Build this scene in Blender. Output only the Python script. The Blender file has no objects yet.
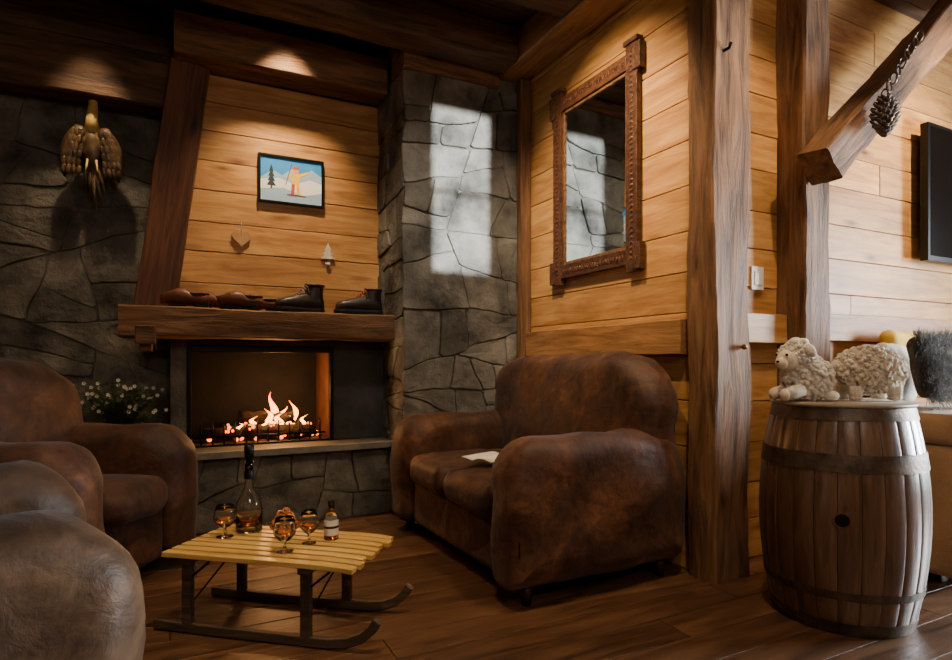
import bpy, math, random
from mathutils import Vector, Matrix, noise, Euler
random.seed(7)
scene = bpy.context.scene
PI = math.pi

# ------------------------------------------------------------------ helpers
def lin(c):
    out = []
    for v in c[:3]:
        v = v/255.0
        out.append(v/12.92 if v <= 0.04045 else ((v+0.055)/1.055)**2.4)
    return (out[0], out[1], out[2], 1.0)

class MB:
    def __init__(self):
        self.v=[]; self.f=[]; self.m=[]; self.s=[]; self.mats=[]
    def mi(self, mat):
        if mat not in self.mats: self.mats.append(mat)
        return self.mats.index(mat)
    def add(self, vs, fs, mat, smooth=False, M=None):
        o=len(self.v); k=self.mi(mat)
        for p in vs:
            p=Vector(p)
            if M is not None: p=M@p
            self.v.append(tuple(p))
        for f in fs:
            self.f.append(tuple(i+o for i in f)); self.m.append(k); self.s.append(smooth)
    def box(self, x0,x1,y0,y1,z0,z1, mat, M=None):
        vs=[(x,y,z) for x in (x0,x1) for y in (y0,y1) for z in (z0,z1)]
        fs=[(0,1,3,2),(4,6,7,5),(0,4,5,1),(2,3,7,6),(0,2,6,4),(1,5,7,3)]
        self.add(vs,fs,mat,False,M)
    def rings(self, rings, mat, smooth=True, cap0=True, cap1=True, closed=True, M=None):
        n=len(rings[0]); vs=[p for r in rings for p in r]; fs=[]
        for i in range(len(rings)-1):
            for j in range(n if closed else n-1):
                a=i*n+j; b=i*n+(j+1)%n
                fs.append((a,b,b+n,a+n))
        if cap0:
            c=sum((Vector(p) for p in rings[0]),Vector())/n; vs.append(tuple(c)); k=len(vs)-1
            for j in range(n): fs.append(((j+1)%n,j,k))
        if cap1:
            c=sum((Vector(p) for p in rings[-1]),Vector())/n; vs.append(tuple(c)); k=len(vs)-1
            b=(len(rings)-1)*n
            for j in range(n): fs.append((b+j,b+(j+1)%n,k))
        self.add(vs,fs,mat,smooth,M)
    def lathe(self, prof, mat, n=28, c=(0,0,0), smooth=True, cap0=False, cap1=False, M=None):
        rs=[[(c[0]+r*math.cos(2*PI*j/n), c[1]+r*math.sin(2*PI*j/n), c[2]+z) for j in range(n)] for r,z in prof]
        self.rings(rs,mat,smooth,cap0,cap1,True,M)
    def tube(self, pts, rad, mat, n=8, smooth=True, closed=False):
        pts=[Vector(p) for p in pts]; N=len(pts)
        if not isinstance(rad,(list,tuple)): rad=[rad]*N
        rs=[]; prev=None
        for i,p in enumerate(pts):
            if closed: t=pts[(i+1)%N]-pts[i-1]
            else: t=pts[min(i+1,N-1)]-pts[max(i-1,0)]
            t.normalize()
            if prev is None:
                a=Vector((0,0,1)) if abs(t.z)<0.9 else Vector((1,0,0))
                u=t.cross(a).normalized()
            else:
                u=(prev-t*prev.dot(t)).normalized()
            prev=u; w=t.cross(u)
            rs.append([tuple(p+(u*math.cos(2*PI*j/n)+w*math.sin(2*PI*j/n))*rad[i]) for j in range(n)])
        if closed:
            rs.append(rs[0]); self.rings(rs,mat,smooth,False,False)
        else: self.rings(rs,mat,smooth)
    def sweep(self, pts, w, h, mat):
        pts=[Vector(p) for p in pts]; rs=[]
        for i,p in enumerate(pts):
            t=(pts[min(i+1,len(pts)-1)]-pts[max(i-1,0)]).normalized()
            s=Vector((0,1,0)); u=t.cross(s).normalized()
            rs.append([tuple(p+s*a*w/2+u*b*h/2) for a,b in ((-1,-1),(1,-1),(1,1),(-1,1))])
        self.rings(rs,mat,False)
    def ball(self, c, r, mat, n=12, m=8, M=None, smooth=True):
        if not isinstance(r,(list,tuple)): r=(r,r,r)
        rs=[]
        for i in range(m+1):
            a=-PI/2+PI*i/m; a=max(min(a,PI/2-.02),-PI/2+.02)
            rs.append([(c[0]+r[0]*math.cos(a)*math.cos(2*PI*j/n), c[1]+r[1]*math.cos(a)*math.sin(2*PI*j/n), c[2]+r[2]*math.sin(a)) for j in range(n)])
        self.rings(rs,mat,smooth,True,True,True,M)
    def pillow(self, w,h,t,Rt,Rb,r,mat,M=None,puff=0.0,nc=7,m=6,wr=0.0,seed=0):
        def loop(ins,y,sc=1.0):
            W=w/2-ins; H=h/2-ins; pts=[]
            for (sx,sz,R,a0) in ((1,1,Rt,0),(-1,1,Rt,90),(-1,-1,Rb,180),(1,-1,Rb,270)):
                q=max(R-ins,0.004); q=min(q,W-.001,H-.001)
                for k in range(nc+1):
                    a=math.radians(a0+90.0*k/nc)
                    pts.append(((sx*(W-q)+q*math.cos(a))*sc, y, (sz*(H-q)+q*math.sin(a))*sc))
            out=[]
            for i in range(len(pts)):
                p=Vector(pts[i]); q2=Vector(pts[(i+1)%len(pts)])
                out.append(tuple(p))
                if i%(nc+1)==nc:
                    for s in range(1,8): out.append(tuple(p.lerp(q2,s/8)))
            return out
        rs=[]
        for s in (.25,.5,.75,.92): rs.append(loop(r,-(t/2)-puff*math.cos(s*PI/2),s))
        for k in range(m+1):
            a=-PI/2+PI/2*k/m; rs.append(loop(r*(1-math.cos(a)), -(t/2-r)+r*math.sin(a)))
        for k in range(m+1):
            a=PI/2*k/m; rs.append(loop(r*(1-math.cos(a)), (t/2-r)+r*math.sin(a)))
        for s in (.92,.75,.5,.25): rs.append(loop(r,(t/2)+puff*math.cos(s*PI/2),s))
        if wr>0:
            off=Vector((seed*3.1,seed*1.7,seed))
            rs=[[tuple(Vector(p)+noise.noise_vector(Vector(p)*5+off)*wr+noise.noise_vector(Vector(p)*14+off)*wr*.22) for p in q] for q in rs]
        self.rings(rs,mat,True,True,True,True,M)
    def build(self, name, loc=(0,0,0), rot=(0,0,0), bevel=0, sharp=None, parent=None):
        me=bpy.data.meshes.new(name); me.from_pydata(self.v,[],self.f)
        for mt in self.mats: me.materials.append(mt)
        me.polygons.foreach_set('material_index',self.m)
        me.polygons.foreach_set('use_smooth',self.s)
        me.update()
        if sharp: me.set_sharp_from_angle(angle=math.radians(sharp))
        ob=bpy.data.objects.new(name,me); scene.collection.objects.link(ob)
        ob.location=loc; ob.rotation_euler=rot
        if bevel:
            b=ob.modifiers.new('bev','BEVEL'); b.width=bevel; b.segments=2; b.limit_method='ANGLE'; b.angle_limit=math.radians(50)
        if parent: ob.parent=parent
        return ob

def T(x=0,y=0,z=0,rx=0,ry=0,rz=0):
    return Matrix.Translation((x,y,z))@Euler((math.radians(rx),math.radians(ry),math.radians(rz))).to_matrix().to_4x4()

# ------------------------------------------------------------------ materials
def newmat(name, rough=.5, metal=0, color=(128,128,128), spec=.5):
    m=bpy.data.materials.new(name); m.use_nodes=True
    nt=m.node_tree; b=nt.nodes['Principled BSDF']
    b.inputs['Base Color'].default_value=lin(color)
    b.inputs['Roughness'].default_value=rough; b.inputs['Metallic'].default_value=metal
    b.inputs['Specular IOR Level'].default_value=spec
    return m,nt,b
def N(nt,t,**kw):
    n=nt.nodes.new(t)
    for k,v in kw.items(): setattr(n,k,v)
    return n
def ramp(nt, stops):
    r=nt.nodes.new('ShaderNodeValToRGB'); e=r.color_ramp.elements
    while len(e)<len(stops): e.new(.5)
    for i,(p,c) in enumerate(stops): e[i].position=p; e[i].color=c
    return r
def wood(name, dark, light, rough=.5, knots=True, bump=.25, isl=.35, fine=14, spec=.4, scl=None, patch=.5, coat=0):
    m,nt,b=newmat(name,rough,spec=spec); L=nt.links.new
    tc=N(nt,'ShaderNodeTexCoord'); geo=N(nt,'ShaderNodeNewGeometry')
    mul=N(nt,'ShaderNodeMath',operation='MULTIPLY'); mul.inputs[1].default_value=23.0
    L(geo.outputs['Random Per Island'],mul.inputs[0])
    comb=N(nt,'ShaderNodeCombineXYZ')
    for i in range(3): L(mul.outputs[0],comb.inputs[i])
    add=N(nt,'ShaderNodeVectorMath',operation='ADD')
    L(tc.outputs['Object'],add.inputs[0]); L(comb.outputs[0],add.inputs[1])
    mp=N(nt,'ShaderNodeMapping'); mp.inputs['Scale'].default_value=scl or (1.0,fine,fine)
    L(add.outputs[0],mp.inputs['Vector'])
    nz=N(nt,'ShaderNodeTexNoise'); nz.inputs['Scale'].default_value=2.2; nz.inputs['Detail'].default_value=9; nz.inputs['Roughness'].default_value=.66; nz.inputs['Distortion'].default_value=.7
    L(mp.outputs[0],nz.inputs['Vector'])
    rp=ramp(nt,[(.32,lin(dark)),(.64,lin(light))]); L(nz.outputs['Fac'],rp.inputs[0])
    col=rp.outputs[0]
    n2=N(nt,'ShaderNodeTexNoise'); n2.inputs['Scale'].default_value=2.5; n2.inputs['Detail'].default_value=3
    L(add.outputs[0],n2.inputs['Vector'])
    mx=N(nt,'ShaderNodeMix',data_type='RGBA',blend_type='MULTIPLY'); mx.inputs[0].default_value=patch
    r2=ramp(nt,[(.3,(.5,.46,.42,1)),(.65,(1,1,1,1))]); L(n2.outputs['Fac'],r2.inputs[0])
    L(col,mx.inputs[6]); L(r2.outputs[0],mx.inputs[7]); col=mx.outputs[2]
    if knots:
        mk=N(nt,'ShaderNodeMapping'); mk.inputs['Scale'].default_value=(1.9,6.5,6.5); L(add.outputs[0],mk.inputs['Vector'])
        vo=N(nt,'ShaderNodeTexVoronoi'); vo.inputs['Scale'].default_value=1.0; L(mk.outputs[0],vo.inputs['Vector'])
        rk=ramp(nt,[(.03,(.12,.06,.03,1)),(.09,(.6,.5,.4,1)),(.2,(1,1,1,1))]); L(vo.outputs['Distance'],rk.inputs[0])
        m3=N(nt,'ShaderNodeMix',data_type='RGBA',blend_type='MULTIPLY'); m3.inputs[0].default_value=.9
        L(col,m3.inputs[6]); L(rk.outputs[0],m3.inputs[7]); col=m3.outputs[2]
    mr=N(nt,'ShaderNodeMapRange'); mr.inputs[3].default_value=1-isl; mr.inputs[4].default_value=1+isl*.25
    L(geo.outputs['Random Per Island'],mr.inputs[0])
    m4=N(nt,'ShaderNodeVectorMath',operation='SCALE'); L(col,m4.inputs[0]); L(mr.outputs[0],m4.inputs['Scale'])
    L(m4.outputs[0],b.inputs['Base Color'])
    bp=N(nt,'ShaderNodeBump'); bp.inputs['Strength'].default_value=bump; bp.inputs['Distance'].default_value=.02
    L(nz.outputs['Fac'],bp.inputs['Height']); L(bp.outputs[0],b.inputs['Normal'])
    if coat: b.inputs['Coat Weight'].default_value=coat; b.inputs['Coat Roughness'].default_value=.3
    return m
def mottled(name, c1, c2, rough=.6, scale=6, bump=.3, bscale=40, dist=.01, spec=.4, island=0, metal=0, detail=6, sheen=0):
    m,nt,b=newmat(name,rough,metal,spec=spec); L=nt.links.new
    tc=N(nt,'ShaderNodeTexCoord')
    nz=N(nt,'ShaderNodeTexNoise'); nz.inputs['Scale'].default_value=scale; nz.inputs['Detail'].default_value=detail; nz.inputs['Roughness'].default_value=.6
    L(tc.outputs['Object'],nz.inputs['Vector'])
    rp=ramp(nt,[(.32,lin(c1)),(.68,lin(c2))]); L(nz.outputs['Fac'],rp.inputs[0]); col=rp.outputs[0]
    if island:
        geo=N(nt,'ShaderNodeNewGeometry'); mr=N(nt,'ShaderNodeMapRange'); mr.inputs[3].default_value=1-island; mr.inputs[4].default_value=1+island
        L(geo.outputs['Random Per Island'],mr.inputs[0])
        s=N(nt,'ShaderNodeVectorMath',operation='SCALE'); L(col,s.inputs[0]); L(mr.outputs[0],s.inputs['Scale']); col=s.outputs[0]
    L(col,b.inputs['Base Color'])
    if bump:
        n2=N(nt,'ShaderNodeTexNoise'); n2.inputs['Scale'].default_value=bscale; n2.inputs['Detail'].default_value=8; n2.inputs['Roughness'].default_value=.65
        L(tc.outputs['Object'],n2.inputs['Vector'])
        bp=N(nt,'ShaderNodeBump'); bp.inputs['Strength'].default_value=bump; bp.inputs['Distance'].default_value=dist
        L(n2.outputs['Fac'],bp.inputs['Height']); L(bp.outputs[0],b.inputs['Normal'])
    if sheen: b.inputs['Sheen Weight'].default_value=sheen
    return m
def leathermat(name,c1,c2,c3,rough=.5):
    m,nt,b=newmat(name,rough,spec=.3); L=nt.links.new
    tc=N(nt,'ShaderNodeTexCoord')
    nz=N(nt,'ShaderNodeTexNoise'); nz.inputs['Scale'].default_value=4; nz.inputs['Detail'].default_value=8; nz.inputs['Roughness'].default_value=.65; nz.inputs['Distortion'].default_value=.6
    L(tc.outputs['Object'],nz.inputs['Vector'])
    rp=ramp(nt,[(.33,lin(c1)),(.55,lin(c2)),(.72,lin(c3))]); L(nz.outputs['Fac'],rp.inputs[0])
    n3=N(nt,'ShaderNodeTexNoise'); n3.inputs['Scale'].default_value=26; n3.inputs['Detail'].default_value=6
    L(tc.outputs['Object'],n3.inputs['Vector'])
    r3=ramp(nt,[(.35,(.66,.62,.58,1)),(.62,(1.15,1.12,1.08,1))]); L(n3.outputs['Fac'],r3.inputs[0])
    mx=N(nt,'ShaderNodeMix',data_type='RGBA',blend_type='MULTIPLY'); mx.inputs[0].default_value=.85
    L(rp.outputs[0],mx.inputs[6]); L(r3.outputs[0],mx.inputs[7]); L(mx.outputs[2],b.inputs['Base Color'])
    mr=N(nt,'ShaderNodeMapRange'); mr.inputs[3].default_value=rough-.08; mr.inputs[4].default_value=rough+.2
    L(n3.outputs['Fac'],mr.inputs[0]); L(mr.outputs[0],b.inputs['Roughness'])
    n2=N(nt,'ShaderNodeTexNoise'); n2.inputs['Scale'].default_value=12; n2.inputs['Detail'].default_value=9; n2.inputs['Roughness'].default_value=.6; n2.inputs['Distortion'].default_value=.5
    L(tc.outputs['Object'],n2.inputs['Vector'])
    bp=N(nt,'ShaderNodeBump'); bp.inputs['Strength'].default_value=.55; bp.inputs['Distance'].default_value=.014
    L(n2.outputs['Fac'],bp.inputs['Height']); L(bp.outputs[0],b.inputs['Normal'])
    b.inputs['Sheen Weight'].default_value=.08; b.inputs['Sheen Roughness'].default_value=.5
    return m
def glass(name,color=(255,255,255),rough=.0):
    m,nt,b=newmat(name,rough); b.inputs['Base Color'].default_value=lin(color)
    b.inputs['Transmission Weight'].default_value=1; b.inputs['IOR'].default_value=1.45
    return m

pine=wood('pine_planks',(168,114,62),(218,168,102),rough=.5,isl=.24,bump=.14,fine=10)
pine_far=wood('pine_planks_plain',(100,68,42),(138,98,62),rough=.5,isl=.25,bump=.1)
pine_beam=wood('pine_beam',(120,82,48),(176,130,82),rough=.55,isl=.1,bump=.3,fine=9)
beam_dark=wood('dark_beam',(48,33,22),(108,79,53),rough=.75,knots=True,bump=.7,isl=.1,fine=9)
beam_mid=wood('old_beam',(62,41,26),(142,102,66),rough=.65,knots=True,bump=.7,isl=.1,fine=9)
beam_red=wood('reddish_beam',(60,33,20),(120,74,46),rough=.5,bump=.35,isl=.1)
floorm=wood('floor_boards',(60,40,27),(118,83,56),rough=.36,knots=False,bump=.22,isl=.35,fine=8)
ceilm=wood('ceiling_boards',(44,30,20),(86,60,40),rough=.7,knots=False,bump=.2)
stone=mottled('grey_stone',(56,55,51),(130,126,116),rough=.85,scale=4,bump=1.0,bscale=9,dist=.035,spec=.25,island=.26,detail=10)
mortar=mottled('mortar',(78,75,69),(112,108,98),rough=.95,scale=12,bump=.6,bscale=60)
darkstone=mottled('dark_slate',(42,43,42),(76,76,72),rough=.6,scale=6,bump=.2,bscale=30)
slab=mottled('slate_slab',(92,90,82),(128,124,112),rough=.55,scale=6,bump=.2,bscale=40)
leather=leathermat('brown_leather',(44,27,18),(82,51,33),(124,83,54),rough=.5)
leather2=leathermat('worn_leather',(48,34,22),(82,60,39),(112,86,58),rough=.43)
seam=mottled('leather_piping',(34,20,13),(54,33,21),rough=.5,bump=0)
darkwood=mottled('dark_foot',(30,18,10),(46,28,16),rough=.5,bump=0)
slatm=wood('sledge_slats',(206,158,78),(240,204,124),rough=.35,knots=False,bump=.1,isl=.15)
greywood=wood('weathered_wood',(56,46,38),(100,84,68),rough=.55,knots=False,bump=.3,isl=.2)
black,_,_=newmat('black_metal',.4,.6,(18,18,18))
soot=mottled('sooty_brick',(12,10,9),(30,24,20),rough=.9,scale=8,bump=.5)
iron=mottled('hoop_iron',(64,56,48),(116,100,84),rough=.42,scale=14,metal=.7,bump=.2,bscale=60)
oak=wood('barrel_oak',(60,41,28),(128,94,66),rough=.28,knots=False,bump=.15,isl=.25,scl=(14,14,1.2),spec=.6,coat=.9)
oakflat=mottled('barrel_head_oak',(70,46,32),(110,78,52),rough=.5)
traym=mottled('pale_tray',(140,128,110),(172,160,140),rough=.5,bump=.1)
white,_,_=newmat('white_plastic',.4,0,(225,220,210))
cloth=mottled('white_cloth',(206,202,194),(230,226,218),rough=.8,bump=.2)
wool=mottled('cream_wool',(216,206,190),(242,236,224),rough=.95,scale=30,bump=.5,bscale=90,sheen=.4)
woolb=mottled('beige_wool',(196,180,158),(232,220,198),rough=.95,scale=40,bump=.5,bscale=90,sheen=.4)
face=mottled('plush_face',(222,206,180),(234,220,196),rough=.9,bump=.2,bscale=120)
eye,_,_=newmat('black_bead',.15,0,(10,10,10))
clear=glass('clear_glass'); amber=glass('whisky',(244,168,70))
tan=mottled('tan_upholstery',(140,108,72),(166,130,88),rough=.85,bump=.3,bscale=120,sheen=.3)
yellow=mottled('yellow_fabric',(196,158,62),(216,180,84),rough=.9,bump=.3,bscale=120)
fur=mottled('grey_fur',(60,58,54),(136,130,120),rough=.95,scale=14,bump=1,bscale=50,dist=.03)
green=mottled('leaf_green',(36,54,27),(72,92,46),rough=.6,bump=0)
petal,_,_=newmat('white_petal',.6,0,(210,210,200))
clay=mottled('dark_pot',(40,36,32),(60,54,46),rough=.6)
bootb=mottled('black_boot_leather',(26,22,20),(62,54,48),rough=.4,bump=.3,bscale=30,dist=.004)
bootbr=mottled('brown_boot_leather',(78,42,24),(122,72,42),rough=.45,bump=.3,bscale=30,dist=.004)
carve_d=mottled('dark_carved_wood',(40,30,21),(110,88,60),rough=.32,scale=18,bump=.4,bscale=40,dist=.004,island=.3)
carve_l=mottled('pale_carved_wood',(168,138,74),(210,184,110),rough=.4,scale=18,bump=.3,bscale=40,dist=.004)
brickside=mottled('fire_brick',(60,34,22),(96,56,36),rough=.85,bump=.3)
sole=mottled('rubber_sole',(14,12,11),(30,26,22),rough=.7)
lace,_,_=newmat('lace',.8,0,(190,80,56))
lacew,_,_=newmat('grey_lace',.8,0,(150,145,138))
log=mottled('burnt_log',(20,14,10),(62,42,28),rough=.9,scale=16,bump=.8,bscale=30)
def emis(name,col,st):
    m,nt,b=newmat(name,.6,0,(0,0,0)); b.inputs['Emission Color'].default_value=(*col,1); b.inputs['Emission Strength'].default_value=st; return m
ember=emis('ember',(1,.16,.02),4.5)
bulb=emis('bulb',(1,.75,.45),12)
mirror_m,_,_=newmat('mirror_glass',.03,1,(222,228,228))
frame_m=wood('mirror_frame_wood',(46,25,15),(108,68,42),rough=.42,knots=False,bump=.5,isl=.3)
brass,_,_=newmat('brass',.35,1,(150,120,60))
flame,nt,b=newmat('flame',.9,0,(0,0,0))
tc=N(nt,'ShaderNodeTexCoord'); sp=N(nt,'ShaderNodeSeparateXYZ'); mr=N(nt,'ShaderNodeMapRange')
mr.inputs[1].default_value=.52; mr.inputs[2].default_value=.80
nt.links.new(tc.outputs['Object'],sp.inputs[0]); nt.links.new(sp.outputs[2],mr.inputs[0])
rp=ramp(nt,[(0,(1,.55,.15,1)),(.35,(1,.38,.05,1)),(1,(1,.10,.01,1))]); nt.links.new(mr.outputs[0],rp.inputs[0])
nt.links.new(rp.outputs[0],b.inputs['Emission Color']); b.inputs['Emission Strength'].default_value=10

# ------------------------------------------------------------------ generic builders
def beam(name,p0,p1,w,h,mat,rough=.008,seed=0,parent=None):
    p0=Vector(p0); p1=Vector(p1); d=p1-p0; Ln=d.length; mb=MB(); n=max(3,int(Ln/.07)); rs=[]
    ch=min(w,h)*.05; base=[]
    for sx,sz in ((1,1),(-1,1),(-1,-1),(1,-1)):
        a=(sx*w/2,sz*(h/2-ch)); c=(sx*(w/2-ch),sz*h/2)
        base+= [a,c] if sx*sz>0 else [c,a]
    pts=[]
    for i in range(8):
        a=Vector(base[i]); c=Vector(base[(i+1)%8]); pts.append(a)
        if (a-c).length>ch*2:
            for k in (1,2,3): pts.append(a.lerp(c,k/4))
    for i in range(n+1):
        x=Ln*i/n; ring=[]
        for q in pts:
            nv=noise.noise_vector(Vector((x*2.2+seed*7,q[0]*9,q[1]*9+seed)))*rough*1.2+noise.noise_vector(Vector((x*9+seed*3,q[0]*22,q[1]*22)))*rough*.6
            ring.append((x,q[0]+nv.y,q[1]+nv.z))
        rs.append(ring)
    mb.rings(rs,mat,True)
    ob=mb.build(name,sharp=28)
    X=d.normalized(); up=Vector((0,0,1)) if abs(X.z)<.95 else Vector((0,1,0))
    Y=up.cross(X).normalized(); Z=X.cross(Y)
    ob.matrix_world=Matrix.Translation(p0)@Matrix((X,Y,Z)).transposed().to_4x4()
    if parent: ob.parent=parent
    return ob

def planks(mb,x0,x1,y0,y1,z0,z1,ph,mat,seed=0,joint=0,leftedge=None):
    r=random.Random(seed); z=z0
    while z<z1-.01:
        h=ph*r.uniform(.92,1.1); zt=min(z+h,z1)
        if z1-zt<.05: zt=z1
        segs=[(x0,x1)]
        if joint and x1-x0>joint:
            c=r.uniform(x0+.6,x1-.6); segs=[(x0,c-.0015),(c+.0015,x1)]
        for a,c in segs:
            if leftedge: a=leftedge((z+zt)/2)
            mb.box(a,c,y0+r.uniform(0,.003),y1,z+.0022,zt-.0022,mat)
        z=zt

def clip(poly,n,dd):
    new=[]
    for k in range(len(poly)):
        a=poly[k]; c=poly[(k+1)%len(poly)]; da=a.dot(n)-dd; dc=c.dot(n)-dd
        if da<=0: new.append(a)
        if da*dc<0: new.append(a+(c-a)*(da/(da-dc)))
    return new
def area(poly): return abs(sum(poly[k].x*poly[(k+1)%len(poly)].y-poly[(k+1)%len(poly)].x*poly[k].y for k in range(len(poly))))/2
def stones(mb,O,U,V,Nn,w,h,amin,amax,seed,mat,gap=.007,depth=.02):
    O=Vector(O);U=Vector(U);V=Vector(V);Nn=Vector(Nn); r=random.Random(seed); leaves=[]
    def split(p,target):
        A=area(p)
        if A<target*1.5 or A<amin: leaves.append(p); return
        xs=[q.x for q in p]; ys=[q.y for q in p]; W=max(xs)-min(xs); H=max(ys)-min(ys)
        c=sum(p,Vector((0,0)))/len(p)
        if W>H*1.25*r.uniform(.8,1.3): a=r.gauss(0,15); c.x+=W*r.uniform(-.15,.15)
        else: a=90+r.gauss(0,11); c.y+=H*r.uniform(-.17,.17)
        n=Vector((math.cos(math.radians(a)),math.sin(math.radians(a))))
        for s in (1,-1):
            q=clip(p,n*s,c.dot(n*s))
            if len(q)>2 and area(q)>.0008: split(q,r.uniform(amin,amax))
    split([Vector((0,0)),Vector((w,0)),Vector((w,h)),Vector((0,h))],amax)
    for poly in leaves:
        src=poly; q=poly
        A2=sum(src[k].x*src[(k+1)%len(src)].y-src[(k+1)%len(src)].x*src[k].y for k in range(len(src)))
        for k in range(len(src)):
            a=src[k]; c=src[(k+1)%len(src)]; e=c-a
            if e.length<1e-4: continue
            n=Vector((e.y,-e.x)).normalized()*(1 if A2>0 else -1)
            q=clip(q,n,a.dot(n)-gap/2)
            if len(q)<3: break
        if len(q)<3 or area(q)<.0006: continue
        cc=[]
        for k in range(len(q)):
            p0=q[k-1]; p=q[k]; p1=q[(k+1)%len(q)]
            c0=min(.022,(p0-p).length*.3)*r.uniform(.3,1); c1=min(.022,(p1-p).length*.3)*r.uniform(.3,1)
            cc+= [p+(p0-p).normalized()*c0, p+(p1-p).normalized()*c1]
        q=cc; pts=[]
        for k in range(len(q)):
            a=q[k]; c=q[(k+1)%len(q)]; n=max(1,int((c-a).length/.04))
            for t in range(n): pts.append(a+(c-a)*t/n)
        q=[]
        for p in pts:
            nv=noise.noise_vector(Vector((p.x*4+seed*9,p.y*4,seed)))*.03+noise.noise_vector(Vector((p.x*19,p.y*19,seed)))*.008
            q.append(Vector((min(max(p.x+nv.x,0),w),min(max(p.y+nv.y,0),h))))
        cen=sum(q,Vector((0,0)))/len(q)
        dd=depth*r.uniform(.5,1.2); tx=r.uniform(-.03,.03); ty=r.uniform(-.03,.03)
        def P(p,n): return tuple(O+U*p.x+V*p.y+Nn*n)
        rings=[[P(p,0) for p in q],[P(p,dd*.8) for p in q]]
        def ins(k): return [p+(cen-p).normalized()*min(k,(cen-p).length*.5) for p in q]
        rings.append([P(p,dd+(p-cen).x*tx+(p-cen).y*ty) for p in ins(.004)])
        for sc in (.7,.35):
            rings.append([P(cen+(p-cen)*sc,dd*1.03+((p-cen).x*tx+(p-cen).y*ty)*sc+noise.noise(Vector((p.x*8,p.y*8,seed+sc)))*.006) for p in q])
        mb.rings(rings,mat,False,False,True)

# ================================================================== ROOM SHELL
XL,XR,YB,YW,ZC=-2.2,5.6,-2.2,4.25,3.15
mb=MB(); mb.box(XL,XR,YB,4.6,-.08,-.024,darkwood)
r=random.Random(3); y=YB
while y<4.3:
    w=.165; x=XL-r.uniform(0,1.5)
    while x<XR:
        L=r.uniform(1.2,2.6); a=max(x,XL); c=min(x+L,XR)
        if c-a>.02: mb.box(a+.0015,c-.0015,y+.0018,y+w-.0018,-.024,0+r.uniform(-.0012,0),floorm)
        x+=L
    y+=w
mb.build('floor',bevel=.002)
mb=MB(); mb.box(XL,XR,YB,4.6,ZC+.02,ZC+.1,ceilm)
y=YB
while y<4.5:
    mb.box(XL,XR,y+.002,y+.19,ZC,ZC+.02,ceilm); y+=.192
mb.build('ceiling')
mb=MB(); mb.box(XL,-.0,YW,YW+.35,0,ZC,mortar); mb.box(0,2.5,YW,YW+.35,1.16,ZC,mortar); mb.box(0,2.5,4.52,4.6,0,1.16,mortar)
stones(mb,(XL,YW,0),(1,0,0),(0,0,1),(0,-1,0),2.26,2.8,.035,.13,11,stone)
planks(mb,XL,.02,4.20,4.245,2.79,ZC,.12,beam_dark,seed=3)
mb.build('wall_back')
mb=MB(); mb.box(1.33,2.23,3.59,YW+.05,0,ZC,mortar)
stones(mb,(1.30,3.59,0),(1,0,0),(0,0,1),(0,-1,0),.93,2.86,.025,.10,5,stone)
stones(mb,(1.33,YW,0),(0,-1,0),(0,0,1),(-1,0,0),.66,2.86,.03,.08,8,stone)
mb.build('wall_stone_pillar')
mb=MB(); L=YW-2.10
mb.box(0,L,-.10,-.02,0,ZC,pine_far)
planks(mb,0,L,-.02,.0,0,ZC,.205,pine,seed=4)
mb.build('wall_right',loc=(2.22,2.10,0),rot=(0,0,PI/2),bevel=.003)
mb=MB(); mb.box(2.33,XR,2.12,2.22,0,ZC,pine_far); planks(mb,2.28,XR,2.10,2.12,0,ZC,.20,pine,seed=9,joint=1.2)
mb.build('wall_alcove',bevel=.003)
mb=MB(); mb.box(XL-.1,XL,YB,YW+.3,0,ZC,pine_far); mb.build('wall_left')
SW=(1.50,1.93,1.84,2.93)
mb=MB(); y0,y1=YB-.12,YB
mb.box(XL,SW[0],y0,y1,0,ZC,pine_far); mb.box(SW[1],XR,y0,y1,0,ZC,pine_far)
mb.box(SW[0],SW[1],y0,y1,0,SW[2],pine_far); mb.box(SW[0],SW[1],y0,y1,SW[3],ZC,pine_far); mb.build('wall_behind')
mb=MB(); f=.012
mb.box(SW[0],SW[0]+f,y0,y1,SW[2],SW[3],beam_mid); mb.box(SW[1]-f,SW[1],y0,y1,SW[2],SW[3],beam_mid)
mb.box(SW[0]+f,SW[1]-f,y0,y1,SW[2],SW[2]+f,beam_mid); mb.box(SW[0]+f,SW[1]-f,y0,y1,SW[3]-f,SW[3],beam_mid)
mb.box(SW[0]+f,SW[1]-f,y0+.04,y0+.07,2.36,2.385,beam_mid); mb.build('window_1')
mb=MB(); x0,x1=XR,XR+.12
mb.box(x0,x1,YB,-.6,0,ZC,pine_far); mb.box(x0,x1,.8,2.2,0,ZC,pine_far); mb.box(x0,x1,-.6,.8,0,.5,pine_far); mb.box(x0,x1,-.6,.8,2.2,ZC,pine_far)
mb.build('wall_far_right')
mb=MB()
for a,c in ((-.6,-.54),(.74,.8),(.07,.12)): mb.box(x0+.02,x0+.08,a,c,.5,2.2,beam_mid)
mb.box(x0+.021,x0+.079,-.54,.74,.5,.56,beam_mid); mb.box(x0+.021,x0+.079,-.54,.74,2.14,2.2,beam_mid); mb.build('window_2')

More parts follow.
